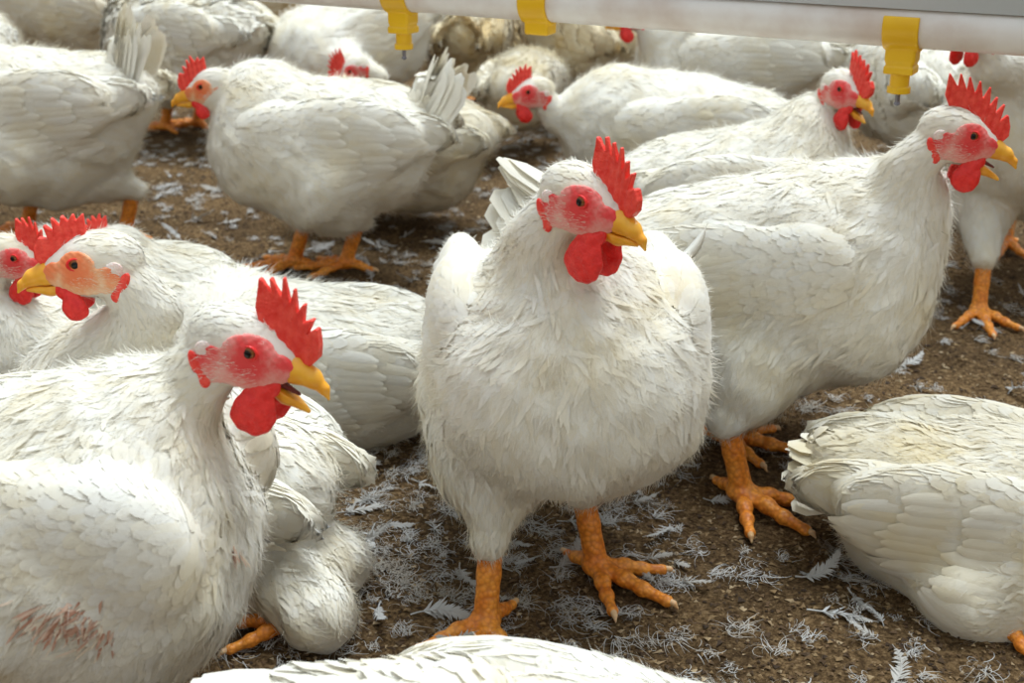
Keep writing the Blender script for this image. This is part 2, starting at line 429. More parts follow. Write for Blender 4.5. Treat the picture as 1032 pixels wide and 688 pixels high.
# ------------------------------------------------------------------ feather blades
def blades(f, P0, T0, length, hw, rows, lift, rs, stiff=.0, cols=3, camber=.07, nblend=.6, tipw=.3, wav=0.0):
    """vectorised feather blades that hug the level set of f; arrays: length, hw per blade"""
    n = len(P0); P = P0.copy(); N0 = grad(f, P); T = nrm(T0 - (T0 * N0).sum(1, keepdims=True) * N0)
    vv = np.linspace(0, 1, rows)
    prof = np.interp(vv, [0, .15, .5, .8, .93, 1], [.55, .85, 1, .88, .62, tipw])
    ds = length / (rows - 1)
    C_, NN, TT = [], [], []
    lift = np.broadcast_to(lift, (n,))
    for i in range(rows):
        off = .0004 + lift * vv[i] ** 1.2
        d = f(P); Nn = grad(f, P)
        pull = off - d
        if stiff > 0: pull = np.where(pull < 0, pull * (1 - stiff), pull)
        P = P + Nn * pull[:, None]
        C_.append(P.copy()); NN.append(Nn); TT.append(T.copy())
        T2 = nrm(T - (T * Nn).sum(1, keepdims=True) * Nn)
        T = nrm(T * stiff + T2 * (1 - stiff))
        P = P + T * ds[:, None]
    C_ = np.stack(C_, 1); NN = np.stack(NN, 1); TT = np.stack(TT, 1)
    Wd = nrm(np.cross(NN, TT))
    V = []; UV = []
    cc = np.linspace(-1, 1, cols)
    for c in cc:
        hwv = hw[:, None] * prof[None, :]
        V.append(C_ + Wd * (hwv * c)[..., None] - NN * (hwv * abs(c) * camber)[..., None])
        UV.append(np.broadcast_to(np.stack([np.full(rows, c), vv], -1), (n, rows, 2)) + np.array([0, 0]))
    V = np.stack(V, 2); UV = np.stack(UV, 2)         # n, rows, cols, 3
    shift = rs.random((n, 1, 1, 2)) * 7; UV = UV + shift
    # geometric normals blended towards the body normal
    bn = nrm(np.cross(TT, Wd)); bn = np.where(((bn * NN).sum(-1) < 0)[..., None], -bn, bn)
    nn_ = []
    for c in cc: nn_.append(nrm(nrm(bn + Wd * c * camber * 2.0) * (1 - nblend) + NN * nblend))
    nn_ = np.stack(nn_, 2)
    tone = np.broadcast_to(rs.random((n, 1, 1)), (n, rows, cols))
    base = (np.arange(n) * rows * cols)[:, None, None]
    i, j = np.meshgrid(np.arange(rows - 1), np.arange(cols - 1), indexing='ij')
    q = np.stack([i * cols + j, (i + 1) * cols + j, (i + 1) * cols + j + 1, i * cols + j + 1], -1)[None]
    F = (q + base[..., None]).reshape(-1, 4)
    return V.reshape(-1, 3), F, nn_.reshape(-1, 3), tone.reshape(-1), UV.reshape(-1, 2)
def fuzz(f, P0, T0, length, width, rs, out=.5):
    n = len(P0); Nn = grad(f, P0); T = nrm(T0 - (T0 * Nn).sum(1, keepdims=True) * Nn)
    d = nrm(T + Nn * (out * rs.random((n, 1))) + rs.normal(0, .25, (n, 3)))
    Wd = nrm(np.cross(Nn, d)); a = P0 - Wd * width; b = P0 + Wd * width; tip = P0 + d * length[:, None]
    V = np.stack([b, a, tip], 1).reshape(-1, 3); F = np.arange(3 * n).reshape(-1, 3)
    nn_ = np.repeat(nrm(Nn + d * .1), 3, 0)
    return V, F, nn_, np.repeat(rs.random(n), 3), np.tile(np.array([[0, 0], [1, 0], [.5, 1.]]), (n, 1))
def sample(V, F, n, rs):
    a, b, c, d = (V[F[:, i]] for i in range(4))
    ar = np.linalg.norm(np.cross(c - a, d - b), axis=1); p = ar / ar.sum()
    k = rs.choice(len(F), n, p=p); u = rs.random((n, 1)); v = rs.random((n, 1))
    return (a[k] * (1 - u) + b[k] * u) * (1 - v) + (d[k] * (1 - u) + c[k] * u) * v
class Bag:
    def __init__(s): s.V = []; s.F3 = []; s.F4 = []; s.N = []; s.T = []; s.U = []; s.n = 0
    def add(s, V, F, Nn, T, U):
        (s.F3 if F.shape[1] == 3 else s.F4).append(F + s.n); s.V.append(V); s.N.append(Nn); s.T.append(T); s.U.append(U); s.n += len(V)
    def mesh(s, name):
        Fs = [np.concatenate(x) for x in (s.F4, s.F3) if x]
        return mk_mesh(name, np.concatenate(s.V), Fs, np.concatenate(s.N), np.concatenate(s.T), np.concatenate(s.U))

# ------------------------------------------------------------------ feet
def foot_mesh(hock, ank, fyaw, s, curl=0.0, seed=0):
    """shank + three front toes + hind toe, in bird space"""
    h = np.array(hock, float); a = np.array(ank, float); up = np.array([0, 0, 1.])
    top = a + up * .020 * s
    fs = [cap(h + up * .002, h, .0105 * s, .0125 * s), cap(h, h * .5 + top * .5, .0130 * s, .0110 * s), cap(h * .5 + top * .5, top, .0110 * s, .0118 * s), ell(top - up * .005 * s, (.016 * s, .0145 * s, .011 * s))]
    claws = []
    for ang, L, r0 in ((-42, .060, .0068), (0, .074, .0076), (42, .058, .0068), (165, .034, .0060)):
        t = fyaw + R(ang); d = np.array([math.cos(t), math.sin(t), 0]); p = top + d * .006 * s - up * .006 * s
        z0 = a[2] + .0062 * s
        segs = [(.0, .014 * s), (.33, .0125 * s), (.62, .0085 * s), (1.0, .0060 * s)]
        pts = [p] + [np.array([*(a[:2] + d[:2] * (.010 + L * u) * s), a[2] + z]) for u, z in segs[1:]]
        for i in range(3):
            rr = [r0 * 1.2, r0, r0 * .86, r0 * .66]
            fs.append(cap(pts[i], pts[i + 1], rr[i] * s, rr[i + 1] * s))
            fs.append(ell(pts[i + 1], np.array([1, 1, .9]) * rr[i + 1] * s * 1.05))
        e_ = pts[-1]
        claws.append((e_ - d * .001 * s + up * .001 * s, e_ + d * .008 * s + up * .0005 * s, e_ + d * .013 * s - up * .004 * s))
    f = union(fs, .0045 * s)
    allp = np.array([h, a, top] + [c[2] for c in claws])
    lo = allp.min(0) - .022; hi = allp.max(0) + .024
    rng_ = np.random.default_rng(seed)
    me = sdf_mesh('leg', f, lo, hi, .0021 if s > .8 else .003); me.materials.append(M_LEG)
    cm = []
    for c in claws:
        g = union([cap(c[0], c[1], .0040 * s, .0028 * s), cap(c[1], c[2], .0028 * s, .0007 * s)], .001)
        q = np.array(c); m_ = sdf_mesh('claw', g, q.min(0) - .006, q.max(0) + .006, .0011); m_.materials.append(M_CLAW); cm.append(m_)
    return me, cm

# ------------------------------------------------------------------ a hen
def hen(label, root, yaw, S=1.0, bz=.235, pitch=6, head=None, hyaw=None, hpitch=-8, hs=1.0, roll=0, neck_up=.10, neck_fwd=.03,
        feet=(), fyaws=None, tail_len=.10, tail_el=35, comb=0, combk=1.0, watt=1.0, open_=0, q=1.0, m=None, skin=None, lenk=1.0, wk=1.0, hk=1.0,
        wing_drop=0.0, headless=False, fl=0.0, neck_r=1.0, seed=0, group=None, spread=1.0, vox=.008, raise_=0.0, tailw=1.0, wingf=0.0, stains_and_crease=(), orange=False, tailz=0.0, wingy=0.0):
    m = m or M_FE
    rs = np.random.default_rng(100 + seed)
    ro = empty('hen', (root[0], root[1], 0), R(yaw)); tag(ro, label, 'hen', group)
    cy, sy = math.cos(R(yaw)), math.sin(R(yaw))
    def loc(p):
        d = np.array(p, float) - np.array([root[0], root[1], 0]); return np.array([d[0] * cy + d[1] * sy, -d[0] * sy + d[1] * cy, d[2]])
    Rp = rot_y(R(pitch)); c0 = np.array([0, 0, bz])
    def B(x, y, z): return c0 + Rp @ np.array([x, y, z]) * S
    def E(x, y, z, rx, ry, rz): return ell(B(x, y, z), (rx * S * lenk, ry * S * wk, rz * S * hk), Rp)
    body = [E(0, 0, 0, .165, .118, .112), E(.085 * lenk, .030, -.012, .095, .085, .100), E(.085 * lenk, -.030, -.012, .095, .085, .100), E(-.075, 0, -.02, .105, .095, .095), E(-.135 * lenk, 0, .030, .085, .060, .058)]
    bdir = [Rp @ np.array(v, float) for v in ((-1, 0, -.22), (-.75, .1, -.65), (-.75, -.1, -.65), (-1, 0, -.45), (-1, 0, .08))]
    prims = list(body); dirs = list(bdir); fl_ = [.030] * 5
    # thighs
    hocks = []
    for i, ft in enumerate(feet):
        p = loc((ft[0], ft[1], float(ground_h(ft[0], ft[1])) + .001))
        sgn = 1 if i == 0 else -1
        fy = R((fyaws[i] if fyaws else yaw) - yaw)
        hk_ = p + np.array([-.018 * math.cos(fy) - .008, -.018 * math.sin(fy), .092 * S + raise_])
        hip = B(-.005, sgn * .068, -.055)
        prims.append(cap(hip, hk_ * .35 + hip * .65, .070 * S, .052 * S)); dirs.append(nrm(hk_ - hip)); fl_.append(.024)
        prims.append(cap(hk_ * .35 + hip * .65, hk_ + np.array([0, 0, -.004]), .052 * S, .0185 * S + max(0, -raise_) * .42)); dirs.append(nrm(hk_ - hip)); fl_.append(.017)
        hocks.append((hk_, p, fy))
    # neck
    Hm = None
    if head is not None:
        hp = loc(head); hy = R((hyaw if hyaw is not None else yaw) - yaw); pt = R(hpitch)
        X = np.array([math.cos(pt) * math.cos(hy), math.cos(pt) * math.sin(hy), math.sin(pt)]); Yl = np.array([-math.sin(hy), math.cos(hy), 0]); Z = np.cross(X, Yl)
        if roll:
            cr_, sr_ = math.cos(R(roll)), math.sin(R(roll)); Yl, Z = Yl * cr_ + Z * sr_, Z * cr_ - Yl * sr_
        Hm = np.stack([X, Yl, Z], 1); HS = hs * S if False else hs
        nape = hp - X * .020 * HS - Z * .028 * HS
        p0 = B(.085 * lenk, 0, .035); p3 = nape
        p1 = p0 + np.array([neck_fwd, 0, neck_up * .8]) * S; p2 = p3 - Z * (.048 * HS) - X * .026 * HS
        K = 9; pts = []; rad = []
        for i in range(K + 1):
            t = i / K
            pts.append((1 - t) ** 3 * p0 + 3 * (1 - t) ** 2 * t * p1 + 3 * (1 - t) * t * t * p2 + t ** 3 * p3)
            rad.append((.0225 * HS + (.080 * S * neck_r - .0225 * HS) * (1 - t) ** 1.35))
        for i in range(K):
            prims.append(cap(pts[i], pts[i + 1], rad[i], rad[i + 1])); dirs.append(nrm(pts[i] - pts[i + 1]) + np.array([-.15, 0, 0]) * (i < 4)); fl_.append(.024 - .012 * i / K)
        def fh(P): return HEAD((P - hp) @ Hm / HS) * HS
        prims.append(fh); dirs.append(-X); fl_.append(.008)
    ks = .034 * S
    nb = len(body)
    def f(P):
        r = prims[0](P)
        for g in prims[1:nb]: r = smin(r, g(P), ks)
        th = None
        for g in prims[nb:nb + 2 * len(feet)]: r = smin(r, g(P), .030 * S)
        if head is not None:
            nk = prims[nb + 2 * len(feet)](P)
            for g in prims[nb + 2 * len(feet) + 1:-1]: nk = np.minimum(nk, g(P))
            nk = smin(nk, prims[-1](P), .004)
            r = smin(r, nk, .045 * S)
        return r + lump(P)
    lph = rs.random(9) * 6
    def lump(P):
        x, y, z = P[:, 0], P[:, 1], P[:, 2]
        a = np.sin(x * 95 + lph[0] + 2 * np.sin(z * 43 + lph[1])) * np.sin(y * 88 + lph[2] + 1.5 * np.sin(x * 50 + lph[3])) * np.sin(z * 80 + lph[4])
        b = np.sin(x * 41 + lph[5]) * np.sin(y * 47 + lph[6]) * np.sin(z * 38 + lph[7] + x * 20)
        k = .35 if head is None else np.clip((np.linalg.norm(P - hp, axis=1) - .05) / .08, 0, 1)
        return (.0026 * a + .0045 * b) * k
    D_ = np.array(dirs); L_ = np.array(fl_)
    def flow(P):
        d = np.stack([g(P) for g in prims], 1); w_ = np.exp(-(d - d.min(1, keepdims=True)) / .014)
        w_ /= w_.sum(1, keepdims=True)
        return nrm(w_ @ D_), w_ @ L_
    lo = np.array([-.30 * S * lenk, -.19 * S * wk, -.03]); hi = np.array([.27 * S * lenk, .19 * S * wk, bz + .2 * S])
    for p in ([hp] if head is not None else []) + [h[0] for h in hocks] :
        lo = np.minimum(lo, p - .06); hi = np.maximum(hi, p + .06)
    if head is not None:
        for p in pts: lo = np.minimum(lo, p - .1); hi = np.maximum(hi, p + .1)
    lo[2] = max(lo[2], -.06)
    V, F = surf(f, lo, hi, vox)
    keep_above = V[F].mean(1)[:, 2] > -.05
    F = F[keep_above]
    bag = Bag(); bag.add(V, F, grad(f, V), np.full(len(V), .3), np.zeros((len(V), 2)))
    def clear_face(P):
        if head is None: return np.ones(len(P), bool)
        qh = (P - hp) @ Hm / HS; ay = np.abs(qh[:, 1])
        k = np.ones(len(P), bool)
        def ins(c, r): return ((qh[:, 0] - c[0]) / r[0]) ** 2 + ((qh[:, 2] - c[1]) / r[1]) ** 2 < 1
        near = np.linalg.norm(qh, axis=1) < .06
        k &= ~(near & (ay > .006) & (ins((.016, .0025), (.021, .0160)) | ins((.008, -.012), (.0235, .0150))) )
        k &= ~(near & (qh[:, 0] > .029))
        return k
    # wings
    wings = []
    for sd in (1, -1):
        wc = B(-.035 + wingf, sd * (.089 + wingy) * wk, .022 + wing_drop)
        wm = [ell(wc, (.145 * S * lenk, .026 * S, .066 * S), Rp @ rot_y(R(-6))), ell(B(.060 + wingf, sd * (.088 + wingy) * wk, .020 + wing_drop), (.060 * S, .030 * S, .056 * S), Rp),
              ell(B(-.140 * lenk + wingf, sd * .060 * wk, .034 + wing_drop), (.085 * S, .014 * S, .034 * S), Rp)]
        wings.append(union(wm, .02 * S))
    fall = lambda P: smin(smin(f(P), wings[0](P), .012), wings[1](P), .012)
    nbl = int(9500 * q * S * S)
    P0 = sample(V, F, int(nbl * 1.05), rs)
    P0 = P0[clear_face(P0) & (P0[:, 2] > .004)]
    wd = np.minimum(wings[0](P0), wings[1](P0)); P0 = P0[wd > -.012]
    T0, Ln = flow(P0)
    lk = 1.0 / math.sqrt(max(q, .15)) ** .8
    T0 = nrm(T0 + rs.normal(0, .13, T0.shape)); Ln = Ln * rs.uniform(.75, 1.3, len(P0)) * lk * (S if S < 1 else 1)
    low = np.clip((.12 - P0[:, 2]) / .1, 0, 1)
    hw = Ln * rs.uniform(.13, .21, len(P0))
    rows = 6 if q >= .6 else 4
    bag.add(*blades(f, P0, T0, Ln, hw, rows, (.0005 + .0008 * rs.random(len(P0)) ** 2 + fl) * np.clip(Ln / .028, .25, 1.5), rs, stiff=.05, nblend=.88, tipw=.08))
    # long soft tufts that break the outline
    nt_ = int(700 * q)
    P1 = sample(V, F, nt_, rs); P1 = P1[clear_face(P1) & (P1[:, 2] > .02)]; T1, L1 = flow(P1); k = L1 > .015; P1, T1, L1 = P1[k], T1[k], L1[k]
    T1 = nrm(T1 + rs.normal(0, .3, T1.shape))
    bag.add(*blades(f, P1, T1, L1 * rs.uniform(.9, 1.6, len(P1)) * lk, L1 * .09, 5, .002 + .003 * rs.random(len(P1)) + fl, rs, stiff=.30, nblend=.88, tipw=.05))
    nf = int(26000 * q)
    P2 = sample(V, F, nf, rs); P2 = P2[clear_face(P2) & (P2[:, 2] > .01)]; T2, L2 = flow(P2)
    bag.add(*fuzz(f, P2, nrm(T2 + rs.normal(0, .25, T2.shape)), np.clip(L2, .006, .02) * rs.uniform(.6, 1.3, len(P2)) * lk, .00045 * lk, rs, .45))
    # sparse hair-like feathers on the cheek
    if head is not None and q >= .6:
        n = 1100; P3 = sample(V, F, 120000, rs); qh = (P3 - hp) @ Hm / HS
        k = (np.linalg.norm(qh - np.array([0, 0, -.004]), axis=1) < .034) & (~clear_face(P3)) & (qh[:, 0] < .026) & (((qh[:, 0] - .0165) ** 2 + (qh[:, 2] - .004) ** 2) > .0105 ** 2)
        P3 = P3[k][:n]
        P3 = P3 + grad(f, P3) * .0012
        bag.add(*fuzz(f, P3, np.tile(-X, (len(P3), 1)), rs.uniform(.003, .008, len(P3)), .00022, rs, .25))
    me = bag.mesh('body'); link('body', me, m, ro)
    # wing parts
    for sd, wf in zip((1, -1), wings):
        g = Bag()
        wlo = B(-.01, sd * .09, .03) - np.array([.27, .12, .16]) * S; whi = B(-.01, sd * .09, .03) + np.array([.27, .12, .16]) * S
        Vw, Fw = surf(wf, wlo, whi, vox)
        g.add(Vw, Fw, grad(wf, Vw), np.full(len(Vw), .3), np.zeros((len(Vw), 2)))
        both = lambda P: smin(f(P), wf(P), .010)
        Pw = sample(Vw, Fw, int(3000 * q * S), rs); Pw = Pw[f(Pw) > -.001]
        inv = (Pw - c0) @ Rp / S; u = np.clip((.11 + wingf - inv[:, 0]) / .26, 0, 1)         # 0 shoulder .. 1 wing tip
        base_dir = Rp @ np.array([-1, -.06 * sd, -.16])
        Tw = nrm(np.tile(base_dir, (len(Pw), 1)) + np.stack([0 * u, 0 * u, -.30 * (inv[:, 2] < .0) * (1 - u)], 1) + rs.normal(0, .09, Pw.shape))
        Lw = (.024 + .030 * u) * rs.uniform(.8, 1.25, len(Pw)) * S
        g.add(*blades(both, Pw, Tw, Lw, Lw * (.20 - .04 * u), rows + 1, (.0012 + .0020 * rs.random(len(Pw))), rs, stiff=.15, nblend=.75, camber=.14))
        # secondaries and primaries: rows of long overlapping quills
        for row, (n_, x0, L0, zs) in enumerate(((11, .02, .095, 1), (12, -.035, .105, 1), (9, -.085, .105, .8))):
            t = np.linspace(0, 1, n_)
            zz = np.interp(t, [0, 1], [.068, -.055]) * zs + wing_drop; xx = x0 - .045 * t + .02 * np.sin(t * PI)
            Pq = np.array([B(x_, sd * .125 * wk, z_) for x_, z_ in zip(xx + wingf, zz)])
            for _ in range(6): Pq = Pq - grad(both, Pq) * both(Pq)[:, None]
            Tq = nrm(np.tile(Rp @ np.array([-1, -.12 * sd, 0]), (n_, 1)) + np.outer(t - .35, Rp @ np.array([0, 0, .35])) + rs.normal(0, .03, (n_, 3)))
            Lq = L0 * S * np.interp(t, [0, .5, 1], [.8, 1, .9]) * rs.uniform(.9, 1.1, n_)
            g.add(*blades(both, Pq, Tq, Lq, np.full(n_, .0105 * S), 9, .006 + .0015 * row, rs, stiff=.4, nblend=.45, camber=.30, cols=5, tipw=.25))
        nfz = int(9000 * q); P2 = sample(Vw, Fw, nfz, rs); P2 = P2[f(P2) > -.001]
        g.add(*fuzz(wf, P2, nrm(np.tile(base_dir, (len(P2), 1)) + rs.normal(0, .25, P2.shape)), rs.uniform(.006, .018, len(P2)) * lk, .0004 * lk, rs, .5))
        link('wing', g.mesh('wing'), m, ro)
    # tail: a tent of stiff quills over a cone of coverts
    if tail_len > 0:
        g = Bag(); tb = B(-.165 * lenk, 0, .045 + tailz)
        el = R(tail_el) + R(pitch)
        ax = np.array([-math.cos(el), 0, math.sin(el)])
        up_ = np.array([math.sin(el), 0, math.cos(el)])
        tf = union([cap(tb - ax * .05 * S, tb + ax * tail_len * .45 * S, .040 * S, .016 * S)], .01)
        Vt, Ft = surf(tf, tb - .12 * S, tb + .12 * S + ax * .02, vox)
        g.add(Vt, Ft, grad(tf, Vt), np.full(len(Vt), .3), np.zeros((len(Vt), 2)))
        n_ = 16; t = np.linspace(-1, 1, n_)
        for lay in range(2):
            side = t * .030 * S
            Pq = np.array([tb + np.array([0, s_, 0]) + up_ * (.012 - .026 * abs(a_)) * S - ax * .02 * S for s_, a_ in zip(side, t)])
            dq = nrm(np.array([ax + np.array([0, a_ * .36 * spread, 0]) + up_ * (-.32 * abs(a_) + .06 * lay) for a_ in t]) + rs.normal(0, .05, (n_, 3)))
            Lq = (tail_len * (1.0 - .22 * abs(t)) + .02) * S * rs.uniform(.85, 1.08, n_)
            far = lambda P: np.full(len(P), 0.0)
            rows_ = 8; vv = np.linspace(0, 1, rows_)
            ctr = Pq[:, None] + dq[:, None] * (Lq[:, None] * vv)[..., None] + up_ * (-.010 * S * vv ** 2)[None, :, None]
            wv = nrm(np.cross(dq, np.tile(up_, (n_, 1)) + np.outer(t, [0, .9, 0])))
            nv = nrm(np.cross(wv, dq)); prof = np.interp(vv, [0, .2, .6, .88, 1], [.5, .9, 1, .75, .25])
            Vq = []; Nq = []
            for c in np.linspace(-1, 1, 5):
                Vq.append(ctr + wv[:, None] * (c * .0125 * tailw * S * prof)[None, :, None] - nv[:, None] * (.004 * S * abs(c) * prof)[None, :, None])
                Nq.append(np.broadcast_to(nrm(nv + wv * c * .3)[:, None], ctr.shape))
            Vq = np.stack(Vq, 2).reshape(-1, 3); Nq = np.stack(Nq, 2).reshape(-1, 3)
            i_, j_ = np.meshgrid(np.arange(rows_ - 1), np.arange(4), indexing='ij')
            qd = np.stack([i_ * 5 + j_, i_ * 5 + j_ + 1, (i_ + 1) * 5 + j_ + 1, (i_ + 1) * 5 + j_], -1)[None] + (np.arange(n_) * rows_ * 5)[:, None, None, None]
            g.add(Vq, qd.reshape(-1, 4), Nq, np.repeat(rs.random(n_), rows_ * 5), np.tile(np.stack(np.meshgrid(vv, np.linspace(-1, 1, 5), indexing='ij')[::-1], -1).reshape(-1, 2), (n_, 1)))
        nb_ = int(420 * max(q, .4)); Pc = sample(Vt, Ft, nb_, rs)
        Lc = rs.uniform(.022, .05, nb_) * S
        g.add(*blades(tf, Pc, np.tile(ax, (nb_, 1)) + rs.normal(0, .12, (nb_, 3)), Lc, Lc * .2, 6, .004 + .006 * rs.random(nb_), rs, stiff=.6, nblend=.45, tipw=.15))
        link('tail', g.mesh('tail'), m, ro)
    if stains_and_crease:
        gs = Bag(); tot = lambda P: np.minimum(np.minimum(f(P), wings[0](P)), wings[1](P))
        for px, py, sx_, sy_, cnt, Lg in stains_and_crease:
            for _ in range(cnt):
                px2, py2 = px + rs.normal(0, sx_), py + rs.normal(0, sy_)
                o_ = loc((0, 0, CAMH)); d_ = nrm(loc(W(px2, py2, 1.0)) - o_); tt = .3
                for _k in range(70): tt += float(tot((o_ + d_ * tt)[None])[0]) * .8
                Pp = (o_ + d_ * tt)[None]
                if abs(float(tot(Pp)[0])) > .004: continue
                Tf, _l = flow(Pp)
                gs.add(*blades(tot, Pp, nrm(Tf + rs.normal(0, .3, (1, 3))), np.array([Lg * rs.uniform(.5, 1.2)]), np.array([.0011]), 7, .0045, rs, stiff=.1, nblend=.7, tipw=.1))
        if gs.n: tag(link('soiled_and_crease_streaks', gs.mesh('soiled_and_crease_streaks'), M_STAIN_CREASE, ro), 'reddish brown soiled feather streaks, a few painting a shaded wing crease', kind='stuff')
    # legs
    for i, (h_, p, fy) in enumerate(hocks):
        me, cm = foot_mesh(h_, p, fy, S, seed=i)
        lg = link('leg', me, None, ro)
        if q >= .6:
            for c in cm: link('claw', c, None, lg)
    # head furniture
    if head is not None and not headless:
        sk = HS
        mw = Matrix([[*(Hm[i] * sk), hp[i]] for i in range(3)] + [[0, 0, 0, 1]])
        ck = (comb, seed % 4)
        cm = head_part(('comb', ck), lambda: comb_mesh(ck[1] * 7 + comb, comb))
        if not len(cm.materials): cm.materials.append(M_COMB)
        cs = Matrix.Translation((.030, 0, .012)) @ Matrix.Diagonal((combk ** .5, 1, combk, 1)) @ Matrix.Translation((-.030, 0, -.012))
        link('comb', cm, None, ro, mw @ cs)
        link('face', head_part(('face', orange), lambda: face_mesh(orange, M_SKIN_O if orange else M_SKIN)), None, ro, mw)
        bu, bl, bt = head_part(('beak', open_), lambda: beak_meshes(open_))
        link('upper_beak', bu, None, ro, mw); link('lower_beak', bl, None, ro, mw)
        if bt: link('tongue', bt, None, ro, mw)
        for sd in (1, -1):
            if watt > 0: link('wattle', head_part(('w', watt, sd), lambda: wattle_mesh(watt, sd, 3)), None, ro, mw)
            el_, ep = head_part(('ear', sd), lambda: ear_meshes(sd))
            link('earlobe', el_, None, ro, mw); link('ear_patch', ep, None, ro, mw)
            ey = link('eye', EYE_ME, None, ro, mw @ Matrix.Translation((EYE[0], sd * (EYE[1] - .0026), EYE[2])))
            link('eyelid', head_part(('lid', sd), lambda: lid_mesh(sd)), None, ey, Matrix.Translation((0, sd * .0018, 0)) )
    return ro

# ------------------------------------------------------------------ ground
def axis(lo, a, b, hi, fine, grow=1.25):
    x = list(np.arange(a, b + 1e-6, fine)); s = fine
    while x[-1] < hi: s *= grow; x.append(x[-1] + s)
    s = fine
    while x[0] > lo: s *= grow; x.insert(0, x[0] - s)
    return np.array(x)
gx = axis(-30, -1.1, 1.1, 30, .009); gy = axis(-6, .55, 2.7, 45, .009)
GX, GY = np.meshgrid(gx, gy, indexing='ij')
Vg = np.stack([GX, GY, ground_h(GX, GY)], -1).reshape(-1, 3)
i, j = np.meshgrid(np.arange(len(gx) - 1), np.arange(len(gy) - 1), indexing='ij'); n = len(gy)
Fg = np.stack([i * n + j, (i + 1) * n + j, (i + 1) * n + j + 1, i * n + j + 1], -1).reshape(-1, 4)
def ground_mat():
    m, t, b = mat('litter_floor')
    geo = N(t, 'ShaderNodeTexCoord')
    n1 = N(t, 'ShaderNodeTexNoise', Scale=170.0, Detail=6.0, Roughness=.75); t.links.new(geo.outputs['Object'], n1.inputs['Vector'])
    n2 = N(t, 'ShaderNodeTexNoise', Scale=7.0, Detail=5.0, Roughness=.65); t.links.new(geo.outputs['Object'], n2.inputs['Vector'])
    r1 = ramp(t, n1.outputs[0], [(.30, (.022, .013, .006)), (.46, (.110, .068, .032)), (.60, (.25, .165, .082)), (.75, (.50, .38, .24))])
    r2 = ramp(t, n2.outputs[0], [(.35, (.55, .52, .50)), (.65, (1.15, 1.1, 1.05))])
    mx = N(t, 'ShaderNodeMix', data_type='RGBA', blend_type='MULTIPLY'); mx.inputs[0].default_value = 1
    t.links.new(r1.outputs[0], mx.inputs[6]); t.links.new(r2.outputs[0], mx.inputs[7]); t.links.new(mx.outputs[2], b.inputs['Base Color'])
    b.inputs['Roughness'].default_value = .95; b.inputs['Specular IOR Level'].default_value = .1
    bp = N(t, 'ShaderNodeBump', Strength=1.0, Distance=.006); t.links.new(n1.outputs[0], bp.inputs['Height']); t.links.new(bp.outputs[0], b.inputs['Normal'])
    return m
tag(link('floor', mk_mesh('floor', Vg, [Fg]), ground_mat()), kind='structure')

def in_view(n, rs, d0=.8, d1=4.5, pw=1.0):
    """random ground points in the camera's wedge, denser near"""
    u = rs.random(n) ** pw; y = d0 + (d1 - d0) * u ** 1.6
    x = (rs.random(n) * 2 - 1) * (.47 * (y * CP + .25) + .08)
    return x, y
# litter crumbs
def crumbs():
    rs = np.random.default_rng(5); n = 42000
    x, y = in_view(n, rs)
    z = ground_h(x, y) + rs.uniform(0, .002, n)
    base = np.array([[1, 0, 0], [-.5, .8, 0], [-.5, -.8, 0], [0, 0, .7], [0, 0, -.5]], float)
    F = np.array([[0, 1, 3], [1, 2, 3], [2, 0, 3], [1, 0, 4], [2, 1, 4], [0, 2, 4]])
    a = rs.random(n) * 2 * PI; s = rs.uniform(.0012, .0036, n) * (.8 + .3 * y); el = rs.uniform(.6, 1.8, n)
    v = base[None] * rs.uniform(.6, 1.4, (n, 5, 3)) * np.stack([s * el, s, s * .8], -1)[:, None]
    ca, sa = np.cos(a)[:, None], np.sin(a)[:, None]
    v = np.stack([v[..., 0] * ca - v[..., 1] * sa + x[:, None], v[..., 0] * sa + v[..., 1] * ca + y[:, None], v[..., 2] + z[:, None]], -1)
    FF = (F[None] + (np.arange(n) * 5)[:, None, None]).reshape(-1, 3)
    m, t, b = mat('litter_crumb')
    at = N(t, 'ShaderNodeAttribute', attribute_name='tone')
    r = ramp(t, at.outputs['Fac'], [(0, (.035, .020, .010)), (.45, (.12, .068, .03)), (.8, (.24, .155, .07)), (1, (.40, .30, .18))])
    t.links.new(r.outputs[0], b.inputs['Base Color']); b.inputs['Roughness'].default_value = .95
    tag(link('litter', mk_mesh('litter', v.reshape(-1, 3), [FF], tone=np.repeat(rs.random(n), 5), smooth=False), m),
        'dark brown crumbly litter and wood shavings strewn over the floor', 'litter', kind='stuff')
crumbs()

M_LOOSE = feather_mat('loose_feather_grey', (.55, .55, .54), (.40, .36, .30), .8)
PATCH = [(470, 520, 110, 95, 1.0), (640, 500, 70, 70, .9), (390, 500, 50, 90, .8), (180, 165, 60, 60, .9), (330, 290, 120, 40, .8), (820, 440, 60, 40, .5), (560, 590, 60, 40, 1.0), (980, 330, 70, 60, .5), (600, 130, 80, 40, .6), (920, 600, 160, 60, .45), (560, 130, 80, 60, .8), (400, 260, 80, 40, .8)]
def dens(x, y):
    zc = y * CP + CAMH * SP; px = FW / 2 + x / zc * FPX; py = FH / 2 + FPX * ((CAMH * CP - y * SP) / zc)
    d = np.full(np.shape(x), .14)
    for cx, cy_, sx_, sy_, a in PATCH: d = d + a * np.exp(-((px - cx) / sx_) ** 2 - ((py - cy_) / sy_) ** 2)
    return d
def pick(n, rs, **k):
    X_, Y_ = [], []
    while sum(map(len, X_)) < n:
        x, y = in_view(4000, rs, **k); p = dens(x, y) * (.45 + 1.1 * vn(x * 14, y * 14)); kk = rs.random(4000) < p
        X_.append(x[kk]); Y_.append(y[kk])
    return np.concatenate(X_)[:n], np.concatenate(Y_)[:n]
